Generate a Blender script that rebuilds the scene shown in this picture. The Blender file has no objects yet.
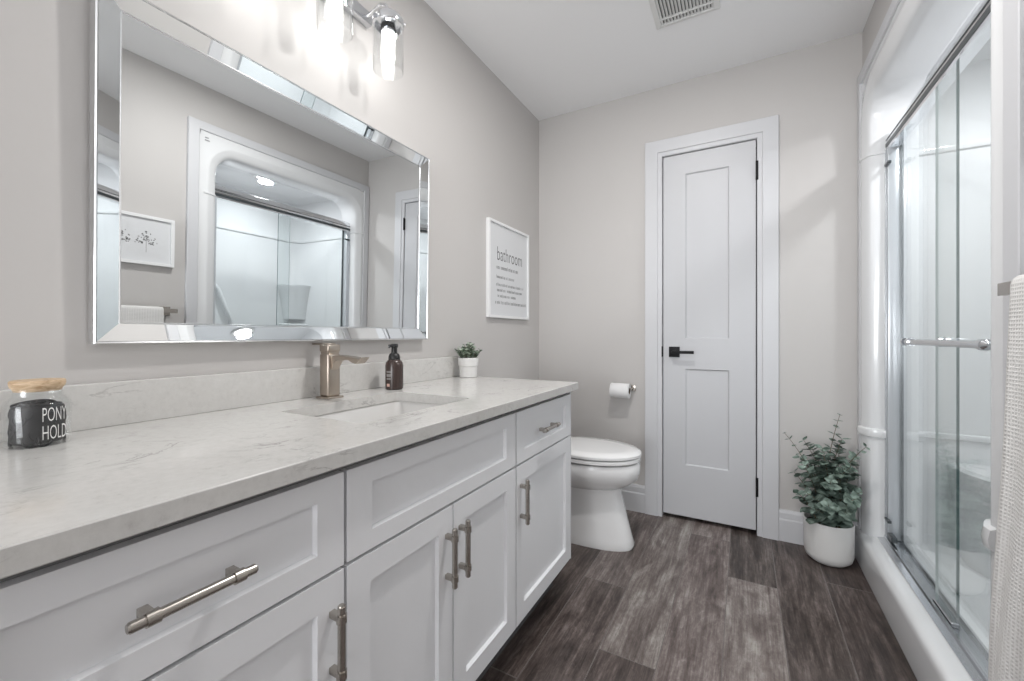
import bpy, bmesh, math, random
from mathutils import Vector, Matrix
random.seed(7)
S = bpy.context.scene
C = S.collection
PI = math.pi

# ------------------------------------------------ camera, world, exposure
CX, CZ = 1.177, 1.029
cam = bpy.data.objects.new('camera', bpy.data.cameras.new('camera'))
C.objects.link(cam)
cam.location = (CX, 0, CZ)
cam.rotation_euler = (PI/2, 0, math.radians(29))
cam.data.sensor_width = 36
cam.data.lens = 417/1024*36
cam.data.shift_y = -(340.5-334.9)/1024
cam.data.clip_start = 0.02
S.camera = cam
W = bpy.data.worlds.new('world'); S.world = W; W.use_nodes = True
W.node_tree.nodes['Background'].inputs[0].default_value = (0.93, 0.96, 1.0, 1)
W.node_tree.nodes['Background'].inputs[1].default_value = 1.0
S.view_settings.view_transform = 'Standard'
S.view_settings.look = 'None'
S.view_settings.gamma = 1
S.view_settings.use_curve_mapping = False
S.view_settings.exposure = 1.02

def area(name, loc, sx, sy, power, col=(1, 1, 1), rot=(0, 0, 0), shape='RECTANGLE'):
    l = bpy.data.lights.new(name, 'AREA'); l.shape = shape; l.size = sx
    if shape in ('RECTANGLE', 'ELLIPSE'): l.size_y = sy
    l.energy = power; l.color = col
    o = bpy.data.objects.new(name, l); C.objects.link(o)
    o.location = loc; o.rotation_euler = rot
    return o
# ceiling fixture of the room (behind the camera), fill light added at the unseen rear end, lamp in the shower ceiling
area('ceiling_lamp_light', (0.92, 1.22, 2.425), 0.12, 0.12, 7.4, (1, 0.98, 0.96), shape='DISK')
area('rear_fill_light', (0.75, -3.16, 1.1), 1.3, 2.0, 36, (0.96, 0.98, 1.0), rot=(PI/2+0.95, 0, 0))
area('shower_lamp_light', (2.06, 1.86, 2.125), 0.10, 0.10, 3.7, (0.97, 0.98, 1.0), shape='DISK')

# ------------------------------------------------ materials
def mat(name, col, rough=0.5, metal=0.0, spec=0.5, coat=0.0, emit=None, estr=0):
    m = bpy.data.materials.new(name); m.use_nodes = True
    b = m.node_tree.nodes['Principled BSDF']
    b.inputs['Base Color'].default_value = (*col, 1)
    b.inputs['Roughness'].default_value = rough
    b.inputs['Metallic'].default_value = metal
    b.inputs['Specular IOR Level'].default_value = spec
    b.inputs['Coat Weight'].default_value = coat
    if emit:
        b.inputs['Emission Color'].default_value = (*emit, 1)
        b.inputs['Emission Strength'].default_value = estr
    return m
class NT:
    def __init__(s, m): s.t = m.node_tree; s.b = s.t.nodes['Principled BSDF']
    def n(s, typ, **k):
        o = s.t.nodes.new(typ)
        for a, v in k.items(): setattr(o, a, v)
        return o
    def l(s, a, b): s.t.links.new(a, b)
    def noise(s, vec, scale, detail=4, rough=0.5, dist=0.0):
        o = s.n('ShaderNodeTexNoise'); s.l(vec, o.inputs['Vector'])
        o.inputs['Scale'].default_value = scale; o.inputs['Detail'].default_value = detail
        o.inputs['Roughness'].default_value = rough; o.inputs['Distortion'].default_value = dist
        return o
    def mapping(s, vec, scale=(1, 1, 1), rot=(0, 0, 0)):
        o = s.n('ShaderNodeMapping'); s.l(vec, o.inputs['Vector'])
        o.inputs['Scale'].default_value = scale; o.inputs['Rotation'].default_value = rot
        return o
    def ramp(s, fac, stops):
        o = s.n('ShaderNodeValToRGB'); s.l(fac, o.inputs[0])
        e = o.color_ramp.elements
        while len(e) < len(stops): e.new(0.5)
        for i, (p, c) in enumerate(stops): e[i].position = p; e[i].color = (*c, 1)
        return o
    def mix(s, fac, a, b, mode='MIX'):
        o = s.n('ShaderNodeMix', data_type='RGBA', blend_type=mode)
        for k, v in ((0, fac), (6, a), (7, b)):
            if hasattr(v, 'is_linked'): s.l(v, o.inputs[k])
            elif isinstance(v, tuple): o.inputs[k].default_value = (*v, 1)
            else: o.inputs[k].default_value = v
        return o
    def bump(s, h, strength, dist=0.001):
        o = s.n('ShaderNodeBump'); s.l(h, o.inputs['Height'])
        o.inputs['Strength'].default_value = strength; o.inputs['Distance'].default_value = dist
        s.l(o.outputs[0], s.b.inputs['Normal'])
    def math(s, op, a, b=None):
        o = s.n('ShaderNodeMath', operation=op)
        for k, v in ((0, a), (1, b)):
            if v is None: continue
            if hasattr(v, 'is_linked'): s.l(v, o.inputs[k])
            else: o.inputs[k].default_value = v
        return o.outputs[0]

def paint(name, col, rough=0.55, bump=0.15):
    m = mat(name, col, rough); t = NT(m)
    tc = t.n('ShaderNodeTexCoord')
    n = t.noise(tc.outputs['Object'], 160, 3)
    t.bump(n.outputs[0], bump, 0.0006)
    return m
M = {}
M['wall'] = paint('greige_paint', (0.578, 0.559, 0.545))
M['ceiling'] = paint('ceiling_paint', (0.93, 0.93, 0.935), 0.8, 0.9)
M['trim'] = paint('trim_paint', (0.64, 0.645, 0.665), 0.38, 0.03)
M['door'] = paint('door_paint', (0.585, 0.59, 0.61), 0.42, 0.05)
M['cab'] = paint('cabinet_paint', (0.86, 0.865, 0.885), 0.5, 0.03)
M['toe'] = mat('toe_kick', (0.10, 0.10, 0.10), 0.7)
M['gapdark'] = mat('gap_shade', (0.22, 0.22, 0.22), 0.6)  # dark grey standing in for shade between the cabinet fronts
M['acrylic'] = mat('white_acrylic', (0.79, 0.80, 0.81), 0.10, coat=0.3)
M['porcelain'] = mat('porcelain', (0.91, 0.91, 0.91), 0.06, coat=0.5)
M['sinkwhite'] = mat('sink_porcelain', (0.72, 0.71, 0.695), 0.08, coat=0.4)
M['chrome'] = mat('chrome', (0.80, 0.81, 0.83), 0.06, 1.0)
M['chromedull'] = mat('brushed_chrome', (0.62, 0.63, 0.65), 0.2, 1.0)
M['jamb'] = mat('satin_aluminium', (0.60, 0.63, 0.66), 0.22, 0.35)
M['nickel'] = mat('brushed_nickel', (0.46, 0.43, 0.395), 0.27, 1.0)
M['champagne'] = mat('champagne_bronze', (0.46, 0.40, 0.345), 0.30, 1.0)
M['mirror'] = mat('mirror_silver', (0.80, 0.82, 0.825), 0.0, 1.0)
M['silver'] = mat('silver_bead', (0.80, 0.81, 0.82), 0.16, 1.0)
M['black'] = mat('black_metal', (0.010, 0.010, 0.011), 0.5, spec=0.25)
M['seal'] = mat('dark_seal', (0.05, 0.06, 0.065), 0.3)
M['whiteplastic'] = mat('white_plastic', (0.78, 0.78, 0.77), 0.4)
M['ventdark'] = mat('vent_shadow_box', (0.17, 0.17, 0.165), 0.9)
M['soap'] = mat('soap_bottle', (0.055, 0.036, 0.032), 0.22)
M['soapcap'] = mat('soap_pump', (0.015, 0.015, 0.016), 0.35)
M['soaplabel'] = mat('soap_label', (0.28, 0.27, 0.26), 0.5)
M['soappink'] = mat('soap_label_pink', (0.7, 0.45, 0.38), 0.5)
M['pot'] = mat('ceramic_pot', (0.78, 0.775, 0.76), 0.35)
M['soil'] = mat('soil', (0.03, 0.022, 0.016), 0.9)
M['paper'] = paint('paper', (0.86, 0.86, 0.86), 0.9, 0.3)
M['print'] = mat('print_paper', (0.74, 0.75, 0.765), 0.35)
M['frame'] = mat('white_frame', (0.86, 0.865, 0.87), 0.3)
M['ink'] = mat('grey_ink', (0.11, 0.11, 0.115), 0.6)
M['inklight'] = mat('pale_ink', (0.27, 0.27, 0.275), 0.6)
M['core'] = mat('cardboard_core', (0.30, 0.24, 0.19), 0.9)
M['textwhite'] = mat('white_lettering', (0.85, 0.85, 0.84), 0.5)
M['tie'] = mat('black_elastic', (0.016, 0.016, 0.018), 0.7)
M['stem'] = mat('eucalyptus_stem', (0.13, 0.10, 0.06), 0.7)
M['bulb'] = mat('bulb', (1, 1, 1), 0.5, emit=(1, 0.985, 0.965), estr=6.5)
M['lampdisc'] = mat('lamp_diffuser', (1, 1, 1), 0.5, emit=(1, 0.98, 0.96), estr=6)
M['shadow'] = mat('closet_dark', (0.02, 0.02, 0.02), 0.9)
M['glassedge'] = mat('glass_edge_green', (0.10, 0.16, 0.16), 0.15)
M['glassedge2'] = mat('glass_edge_pale', (0.42, 0.47, 0.47), 0.2)
M['sticker'] = mat('grey_sticker_print', (0.33, 0.33, 0.34), 0.6)

def glass(name, tint, refl=1.0, ior=1.5, rough=0.0):
    m = bpy.data.materials.new(name); m.use_nodes = True
    t = m.node_tree; t.nodes.clear()
    o = t.nodes.new('ShaderNodeOutputMaterial'); mx = t.nodes.new('ShaderNodeMixShader')
    tr = t.nodes.new('ShaderNodeBsdfTransparent'); gl = t.nodes.new('ShaderNodeBsdfGlossy')
    fr = t.nodes.new('ShaderNodeFresnel'); ge = t.nodes.new('ShaderNodeNewGeometry'); mr = t.nodes.new('ShaderNodeMapRange')   # same reflectance on both sides of the wall of the glass
    mr.inputs['To Min'].default_value = ior; mr.inputs['To Max'].default_value = 1/ior
    t.links.new(ge.outputs['Backfacing'], mr.inputs['Value']); t.links.new(mr.outputs[0], fr.inputs[0])
    ml = t.nodes.new('ShaderNodeMath'); ml.operation = 'MULTIPLY'; ml.inputs[1].default_value = refl
    tr.inputs[0].default_value = (*tint, 1); gl.inputs[0].default_value = (1, 1, 1, 1); gl.inputs['Roughness'].default_value = rough
    t.links.new(fr.outputs[0], ml.inputs[0]); t.links.new(ml.outputs[0], mx.inputs[0])
    t.links.new(tr.outputs[0], mx.inputs[1]); t.links.new(gl.outputs[0], mx.inputs[2]); t.links.new(mx.outputs[0], o.inputs[0])
    return m
M['glass'] = glass('shower_glass', (0.955, 0.972, 0.972), 0.8)
M['clear'] = glass('clear_glass', (0.975, 0.98, 0.98), 1.0, 1.45)

# quartz worktop
m = mat('quartz', (0.7, 0.7, 0.68), 0.13); t = NT(m); tc = t.n('ShaderNodeTexCoord')
mp = t.mapping(tc.outputs['Object'], (1.6, 0.8, 1.6), (0, 0, 0.5))
n1 = t.noise(mp.outputs[0], 5.5, 8, 0.62, 1.6)
vein = t.ramp(n1.outputs[0], [(0.0, (1, 1, 1)), (0.482, (1, 1, 1)), (0.50, (0.0, 0.0, 0.0)), (0.518, (1, 1, 1))])
n2 = t.noise(tc.outputs['Object'], 7, 5, 0.6)
msk = t.ramp(n2.outputs[0], [(0.50, (0, 0, 0)), (0.66, (1, 1, 1))])
n3 = t.noise(tc.outputs['Object'], 70, 5, 0.75)
n4 = t.noise(tc.outputs['Object'], 16, 6, 0.7, 0.8)
nn = t.math('ADD', t.math('MULTIPLY', n3.outputs[0], 0.66), t.math('MULTIPLY', n4.outputs[0], 0.34))
base = t.ramp(nn, [(0.32, (0.55, 0.535, 0.52)), (0.43, (0.635, 0.625, 0.605)), (0.56, (0.67, 0.66, 0.64)), (0.7, (0.70, 0.69, 0.675))])
inv = t.math('MULTIPLY', t.math('SUBTRACT', 1.0, vein.outputs[0]), msk.outputs[0])
mx = t.mix(t.math('MULTIPLY', inv, 0.75), base.outputs[0], (0.30, 0.285, 0.28))
t.l(mx.outputs[2], t.b.inputs['Base Color']); M['quartz'] = m

# plank floor: every plank has its own tone and seed attribute, UV runs 0..1 across and along the plank
m = mat('vinyl_planks', (0.2, 0.18, 0.17), 0.38); t = NT(m); tc = t.n('ShaderNodeTexCoord')
at = t.n('ShaderNodeAttribute', attribute_name='plank', attribute_type='GEOMETRY')
sp = t.n('ShaderNodeSeparateColor'); t.l(at.outputs['Color'], sp.inputs[0])
off = t.n('ShaderNodeCombineXYZ'); t.l(t.math('MULTIPLY', sp.outputs[1], 37.0), off.inputs[0]); t.l(t.math('MULTIPLY', sp.outputs[2], 51.0), off.inputs[1])
va = t.n('ShaderNodeVectorMath', operation='ADD'); t.l(tc.outputs['Object'], va.inputs[0]); t.l(off.outputs[0], va.inputs[1])
g1 = t.noise(t.mapping(va.outputs[0], (26, 2.2, 1)).outputs[0], 1.0, 7, 0.62, 0.7)
g2 = t.noise(t.mapping(va.outputs[0], (120, 7.0, 1)).outputs[0], 1.0, 5, 0.65, 0.3)
g3 = t.noise(t.mapping(va.outputs[0], (9, 2.6, 1)).outputs[0], 1.0, 5, 0.6, 2.2)
g4 = t.noise(t.mapping(va.outputs[0], (75, 34, 1)).outputs[0], 1.0, 6, 0.75, 0.9)
f = t.math('ADD', t.math('MULTIPLY', g1.outputs[0], 0.62), t.math('MULTIPLY', g2.outputs[0], 0.42))
f = t.math('ADD', f, t.math('MULTIPLY', g3.outputs[0], 0.50))
f = t.math('ADD', f, t.math('MULTIPLY', g4.outputs[0], 0.40))
f = t.math('ADD', f, t.math('MULTIPLY', t.math('SUBTRACT', sp.outputs[0], 0.5), 0.46))
f = t.math('SUBTRACT', f, 0.46)
cr = t.ramp(f, [(0.28, (0.026, 0.018, 0.016)), (0.43, (0.076, 0.056, 0.050)), (0.55, (0.140, 0.108, 0.100)), (0.66, (0.235, 0.196, 0.182)), (0.82, (0.42, 0.38, 0.355))])
warm = t.mix(t.math('MULTIPLY', sp.outputs[2], 0.6), cr.outputs[0], (0.86, 0.95, 0.92), 'MULTIPLY')
uv = t.n('ShaderNodeUVMap'); su = t.n('ShaderNodeSeparateXYZ'); t.l(uv.outputs[0], su.inputs[0])
def edge(v, w):
    d = t.math('MINIMUM', v, t.math('SUBTRACT', 1.0, v))
    return t.math('LESS_THAN', d, w)
e = t.math('MAXIMUM', edge(su.outputs[0], 0.009), edge(su.outputs[1], 0.0014))
sm = t.mix(t.math('MULTIPLY', e, 0.85), warm.outputs[2], (0.27, 0.245, 0.23))
dk = t.math('MAXIMUM', edge(su.outputs[0], 0.0035), edge(su.outputs[1], 0.0006))
sm2 = t.mix(t.math('MULTIPLY', dk, 0.9), sm.outputs[2], (0.03, 0.025, 0.022))
t.l(sm2.outputs[2], t.b.inputs['Base Color'])
t.bump(f, 0.35, 0.002)
rr = t.ramp(g4.outputs[0], [(0.3, (0.3, 0.3, 0.3)), (0.7, (0.5, 0.5, 0.5))]); t.l(rr.outputs[0], t.b.inputs['Roughness'])
M['floor'] = m

# towel waffle weave
m = mat('waffle_cotton', (0.80, 0.785, 0.76), 0.95); t = NT(m); uv = t.n('ShaderNodeUVMap')
su = t.n('ShaderNodeSeparateXYZ'); t.l(uv.outputs[0], su.inputs[0])
sx = t.math('SINE', t.math('MULTIPLY', su.outputs[0], 2*PI/0.0068)); sy = t.math('SINE', t.math('MULTIPLY', su.outputs[1], 2*PI/0.0068))
hh = t.math('MAXIMUM', sx, sy)
cc = t.ramp(t.math('ADD', t.math('MULTIPLY', hh, 0.5), 0.5), [(0.1, (0.70, 0.685, 0.67)), (0.8, (0.80, 0.79, 0.775))])
t.l(cc.outputs[0], t.b.inputs['Base Color']); t.bump(hh, 0.45, 0.0012); M['towel'] = m
# wood lid
m = mat('pale_wood', (0.6, 0.42, 0.25), 0.5); t = NT(m); tc = t.n('ShaderNodeTexCoord')
n = t.noise(t.mapping(tc.outputs['Object'], (10, 60, 160), (0, 0, 0.6)).outputs[0], 1.0, 5, 0.6, 1.0)
cr = t.ramp(n.outputs[0], [(0.3, (0.42, 0.27, 0.15)), (0.65, (0.72, 0.55, 0.37))]); t.l(cr.outputs[0], t.b.inputs['Base Color']); M['wood'] = m
# leaves
def leafmat(name, a, b):
    m = mat(name, a, 0.6); t = NT(m); tc = t.n('ShaderNodeTexCoord')
    n = t.noise(tc.outputs['Object'], 38, 2)
    cr = t.ramp(n.outputs[0], [(0.35, a), (0.65, b)]); t.l(cr.outputs[0], t.b.inputs['Base Color'])
    t.b.inputs['Transmission Weight'].default_value = 0.0
    return m
M['leaf'] = leafmat('eucalyptus_leaf', (0.04, 0.07, 0.052), (0.27, 0.35, 0.30))
M['leafsmall'] = leafmat('succulent_leaf', (0.08, 0.15, 0.09), (0.46, 0.54, 0.44))

# ------------------------------------------------ mesh helpers
def BM(): return bmesh.new()
def quad(bm, vs):
    try: return bm.faces.new(vs)
    except ValueError: return None
def box(bm, x0, x1, y0, y1, z0, z1, bev=0.0, seg=2, mi=0):
    if x1 < x0: x0, x1 = x1, x0
    if y1 < y0: y0, y1 = y1, y0
    if z1 < z0: z0, z1 = z1, z0
    vs = [bm.verts.new(p) for p in ((x0,y0,z0),(x1,y0,z0),(x1,y1,z0),(x0,y1,z0),(x0,y0,z1),(x1,y0,z1),(x1,y1,z1),(x0,y1,z1))]
    fs = [bm.faces.new([vs[i] for i in q]) for q in ((0,3,2,1),(4,5,6,7),(0,1,5,4),(1,2,6,5),(2,3,7,6),(3,0,4,7))]
    for f in fs: f.material_index = mi
    if bev > 0:
        es = list({e for f in fs for e in f.edges})
        bmesh.ops.bevel(bm, geom=es, offset=bev, segments=seg, affect='EDGES', profile=0.5)
    return fs
def frame_of(d):
    d = d.normalized(); a = Vector((0, 0, 1)) if abs(d.z) < 0.95 else Vector((1, 0, 0))
    u = d.cross(a).normalized(); v = d.cross(u).normalized(); return u, v
def tube(bm, pts, r, n=12, cap=True):
    pts = [Vector(p) for p in pts]; rs = r if isinstance(r, (list, tuple)) else [r]*len(pts)
    rings = []; u = None
    for i, p in enumerate(pts):
        d = (pts[min(i+1, len(pts)-1)] - pts[max(i-1, 0)])
        if u is None: u, v = frame_of(d)
        else:
            dn = d.normalized(); u = (u - dn*u.dot(dn)).normalized(); v = dn.cross(u).normalized()
        dn = d.normalized(); v = dn.cross(u).normalized()
        rings.append([bm.verts.new(p + (u*math.cos(2*PI*k/n) + v*math.sin(2*PI*k/n))*rs[i]) for k in range(n)])
    for a, b in zip(rings, rings[1:]):
        for k in range(n): bm.faces.new((a[k], a[(k+1) % n], b[(k+1) % n], b[k]))
    if cap: bm.faces.new(rings[0][::-1]); bm.faces.new(rings[-1])
def lathe(bm, prof, c, n=40, sx=1, sy=1, cap0=False, cap1=False):
    rings = []
    for r, z in prof:
        rings.append([bm.verts.new((c[0]+r*sx*math.cos(2*PI*k/n), c[1]+r*sy*math.sin(2*PI*k/n), c[2]+z)) for k in range(n)])
    for a, b in zip(rings, rings[1:]):
        for k in range(n): bm.faces.new((a[k], a[(k+1) % n], b[(k+1) % n], b[k]))
    if cap0: bm.faces.new(rings[0][::-1])
    if cap1: bm.faces.new(rings[-1])
def loft(bm, rings, closed=True, cap0=False, cap1=False):
    R = [[bm.verts.new(p) for p in r] for r in rings]
    for a, b in zip(R, R[1:]):
        n = len(a)
        for k in range(n if closed else n-1): bm.faces.new((a[k], a[(k+1) % n], b[(k+1) % n], b[k]))
    if cap0: bm.faces.new(R[0][::-1])
    if cap1: bm.faces.new(R[-1])
    return R
WL = {}
def obj(name, bm, mats, parent=None, smooth=False, loc=None):
    me = bpy.data.meshes.new(name)
    o = bpy.data.objects.new(name, me); C.objects.link(o)
    base = Vector((0, 0, 0))
    if parent is not None: base = WL[parent.name]; o.parent = parent
    wl = Vector(loc) if loc is not None else base
    if parent is None and loc is None: wl = base
    bmesh.ops.translate(bm, verts=bm.verts, vec=-wl)
    bmesh.ops.recalc_face_normals(bm, faces=bm.faces)
    bm.to_mesh(me); bm.free()
    o.location = wl - base if parent is not None else wl
    WL[o.name] = wl
    for mm in (mats if isinstance(mats, list) else [mats]): me.materials.append(mm)
    if smooth:
        me.polygons.foreach_set('use_smooth', [True]*len(me.polygons))
        me.set_sharp_from_angle(angle=math.radians(38))
    return o
def thing(name, label, cat, loc, group=None):
    o = bpy.data.objects.new(name, None); C.objects.link(o); o.location = loc
    o.empty_display_size = 0.05
    WL[o.name] = Vector(loc); return tag(o, label, cat, group)
def tag(o, label, cat, group=None):
    o['label'] = label; o['category'] = cat
    if group: o['group'] = group
    return o
def struct(name, bm, m, smooth=False, parent=None):
    o = obj(name, bm, m, parent, smooth)
    if parent is None: o['kind'] = 'structure'
    return o
def dup(root, delta, label):
    r = root.copy(); C.objects.link(r); r.location = root.location + Vector(delta); r['label'] = label
    for ch in list(root.children):
        c = ch.copy(); C.objects.link(c); c.parent = r
        for g in list(ch.children):
            d = g.copy(); C.objects.link(d); d.parent = c
    return r
def text_mesh(s, size, align='LEFT', xs=1.0, bold=0.0):
    cu = bpy.data.curves.new('t', 'FONT'); cu.body = s; cu.size = size; cu.align_x = align; cu.offset = bold
    cu.resolution_u = 3
    o = bpy.data.objects.new('t', cu); C.objects.link(o)
    dg = bpy.context.evaluated_depsgraph_get(); me = bpy.data.meshes.new_from_object(o.evaluated_get(dg))
    bpy.data.objects.remove(o); bm = bmesh.new(); bm.from_mesh(me); bpy.data.meshes.remove(me)
    for v in bm.verts: v.co.x *= xs
    return bm

# ------------------------------------------------ room shell
D, H, RW, YB = 2.49, 2.44, 1.663, -3.2
# floor planks
bm = BM(); uvl = bm.loops.layers.uv.new('UVMap'); col = bm.loops.layers.float_color.new('plank')
PW = 0.1785; x0 = 0.763 - 5*PW
seams = {4: 1.705, 5: 1.335, 6: 2.34, 7: 2.00, 8: 2.62, 9: 2.15, 3: 1.1, 2: 2.0, 1: 1.4, 0: 2.2}
tones = {(3,0):.35,(3,1):.30,(4,0):.42,(4,1):.62,(5,0):.32,(5,1):.74,(6,0):.66,(6,1):.78,(7,0):.80,(7,1):.42,(8,0):.36,(9,0):.28,(9,1):.30}
for i in range(0, 10):
    xa, xb = x0+i*PW, x0+(i+1)*PW
    xa, xb2 = max(xa, -0.06), min(xb, 1.72)
    yy = seams[i] - 5*1.22; k = -5
    while yy < 2.8:
        ya, yb = yy, yy+1.22
        ca, cb = max(ya, -3.3), min(yb, 2.75)
        if cb > ca:
            vs = [bm.verts.new(p) for p in ((xa, ca, 0), (xb2, ca, 0), (xb2, cb, 0), (xa, cb, 0))]
            f = bm.faces.new(vs)
            u0 = (xa-(x0+i*PW))/PW; u1 = (xb2-(x0+i*PW))/PW; v0 = (ca-ya)/1.22; v1 = (cb-ya)/1.22
            tone = tones.get((i, k+1), random.uniform(.3, .7)); cc = (tone, random.random(), random.random(), 1)
            for lp, q in zip(f.loops, ((u0, v0), (u1, v0), (u1, v1), (u0, v1))): lp[uvl].uv = q; lp[col] = cc
        yy += 1.22; k += 1
struct('floor', bm, M['floor'])
bm = BM(); box(bm, -0.12, 2.75, YB-0.1, 2.75, H, H+0.1); struct('ceiling', bm, M['ceiling'])
bm = BM(); box(bm, -0.12, 0, YB-0.1, 2.75, -0.02, H); struct('wall_left', bm, M['wall'])
# back wall with the closet door opening
DX0, DX1, DZ1 = 0.772, 1.243, 2.042
bm = BM(); box(bm, 0, DX0, D, D+0.11, 0, H); box(bm, DX1, RW+0.1, D, D+0.11, 0, H); box(bm, DX0, DX1, D, D+0.11, DZ1, H)
struct('wall_back', bm, M['wall'])
bm = BM(); box(bm, 0.6, 1.45, 2.66, 2.7, -0.02, 2.3); struct('wall_light_block', bm, M['shadow'])  # added panel, near black for shade, blocks light leaking under the door
# right wall around the shower opening
bm = BM(); box(bm, RW, RW+0.1, YB-0.1, 1.22, 0, H); box(bm, RW, RW+0.1, 1.22, D, 2.19, H)
struct('wall_right', bm, M['wall'])
# rear wall behind the camera with an opening added for the fill light
bm = BM(); box(bm, 0, 0.08, YB-0.1, YB, 0, H); box(bm, 1.42, RW, YB-0.1, YB, 0, H); box(bm, 0.08, 1.42, YB-0.1, YB, 2.22, H)
struct('wall_rear', bm, M['wall'])

# baseboards
def baseboard(name, axis, a, b, at, sgn):
    prof = [(0, 0), (0.016, 0), (0.016, 0.105), (0.0125, 0.112), (0.0125, 0.140), (0.008, 0.154), (0, 0.154)]
    bm = BM()
    def P(s, d, z): return (s, at+sgn*d, z) if axis == 'x' else (at+sgn*d, s, z)
    loft(bm, [[P(a, d, z) for d, z in prof], [P(b, d, z) for d, z in prof]], True, True, True)
    return struct(name, bm, M['trim'])
baseboard('baseboard_back', 'x', 0, 0.682, D, -1)
baseboard('baseboard_back_right', 'x', 1.331, 1.642, D, -1)
baseboard('baseboard_left', 'y', 1.6, D-0.016, 0, 1)
baseboard('baseboard_right', 'y', YB, 1.18, RW, -1)
# door casing (mitred) with inner stop
def casing(name, x0, x1, z1, w, y, t, tin):
    bm = BM()
    def ring(o, yy): return [(x0-o, yy, 0), (x0-o, yy, z1+o), (x1+o, yy, z1+o), (x1+o, yy, 0)]
    loft(bm, [ring(w, y), ring(w, y-t+0.002), ring(w-0.002, y-t), ring(w*0.27, y-t), ring(w*0.25, y-tin), ring(0.004, y-tin), ring(0, y-tin+0.003), ring(0, y+0.06)], False)
    return struct(name, bm, M['trim'])
casing('trim_1', DX0+0.004, DX1-0.004, DZ1-0.004, 0.094, D, 0.020, 0.014)

# door slab, two recessed panels
SX0, SX1, SZ0, SZ1, SY = 0.781, 1.234, 0.024, 2.033, D-0.004
def panelled(bm, xs, zs, holes, F, back, depth, slope, axis='y'):
    # xs,zs: grid lines; holes: set of grid cells that are recessed panels
    def P(x, z, d): return (x, F+d, z) if axis == 'y' else (F-d, x, z)
    for i in range(len(xs)-1):
        for j in range(len(zs)-1):
            a, b, c, d = xs[i], xs[i+1], zs[j], zs[j+1]
            if (i, j) in holes:
                r0 = [(a, c), (b, c), (b, d), (a, d)]
                r1 = [(a+slope, c+slope), (b-slope, c+slope), (b-slope, d-slope), (a+slope, d-slope)]
                loft(bm, [[P(x, z, 0) for x, z in r0], [P(x, z, depth) for x, z in r1]], True, False, True)
            else: bm.faces.new([bm.verts.new(P(x, z, 0)) for x, z in ((a, c), (b, c), (b, d), (a, d))])
    x0, x1, z0, z1 = xs[0], xs[-1], zs[0], zs[-1]; o = [(x0, z0), (x1, z0), (x1, z1), (x0, z1)]
    loft(bm, [[P(x, z, 0) for x, z in o], [P(x, z, back) for x, z in o]], True, False, True)
    bmesh.ops.remove_doubles(bm, verts=bm.verts, dist=1e-5)
bm = BM(); panelled(bm, [SX0, 0.897, 1.112, SX1], [SZ0, 0.308, 0.841, 1.010, 1.922, SZ1], {(1, 1), (1, 3)}, SY, 0.035, 0.008, 0.006)
door = struct('door_1', bm, M['door']); WL[door.name] = Vector((0, 0, 0))
bm = BM()
box(bm, 0.812, 0.868, SY-0.010, SY, 0.905, 0.963, 0.0015)
tube(bm, [(0.84, SY-0.009, 0.934), (0.84, SY-0.048, 0.934)], 0.010, 16)
box(bm, 0.832, 0.945, SY-0.056, SY-0.045, 0.926, 0.942, 0.002)
obj('door_handle', bm, M['black'], door, True)
for z in (1.828, 0.205):
    bm = BM(); box(bm, SX1-0.001, SX1+0.011, SY-0.012, SY+0.002, z, z+0.088, 0.001)
    tube(bm, [(SX1+0.005, SY-0.010, z-0.004), (SX1+0.005, SY-0.010, z+0.092)], 0.0065, 10)
    obj('hinge', bm, M['black'], door, True)
bm = BM(); box(bm, 0.7735, 0.7795, SY-0.013, SY+0.002, 0.905, 0.965, 0.001); obj('strike_plate', bm, M['black'], door)

# ------------------------------------------------ shower unit (alcove)
XF = 1.642
YA, YZ_, ZT, ZBOT, RC = 1.33, 2.36, 2.07, 0.143, 0.12
def outline(o, x, r=RC, zb=ZBOT):
    pts = [(x, YA-o, zb)]
    rr = r+o
    for k in range(9):
        a = PI - k*PI/16; pts.append((x, YA-o+rr+rr*math.cos(a), ZT+o-rr+rr*math.sin(a)))
    for k in range(9):
        a = PI/2 - k*PI/16; pts.append((x, YZ_+o-rr+rr*math.cos(a), ZT+o-rr+rr*math.sin(a)))
    pts.append((x, YZ_+o, zb)); return pts
shower = thing('shower_stall', 'white acrylic alcove shower stall with arched opening along the right wall', 'shower', (2.0, 1.85, 0))
bm = BM()
FY0, FY1, FZ1 = 1.235, 2.432, 2.172
inner = outline(0.060, XF+0.002)
rect = []
for (x, y, z) in inner:
    cy = (YA+YZ_)/2; cz = ZT-0.3
    if z <= cz: rect.append((XF+0.006, FY0 if y < cy else FY1, z))
    else:
        dy, dz = y-cy, z-cz; hy = (FY1-cy) if dy > 0 else (cy-FY0)
        s = min(hy/abs(dy) if dy else 9, (FZ1-cz)/dz); rect.append((XF+0.006, cy+dy*s, cz+dz*s))
loft(bm, [rect, inner, outline(0.052, XF), outline(0.044, XF+0.0015), outline(0.022, XF+0.010), outline(0.005, XF+0.018), outline(0.0, XF+0.027), outline(-0.004, XF+0.06), outline(-0.004, XF+0.17), outline(0.0, XF+0.18), outline(0.06, XF+0.185)], False)
obj('front_flange', bm, M['acrylic'], shower, True)
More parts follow.
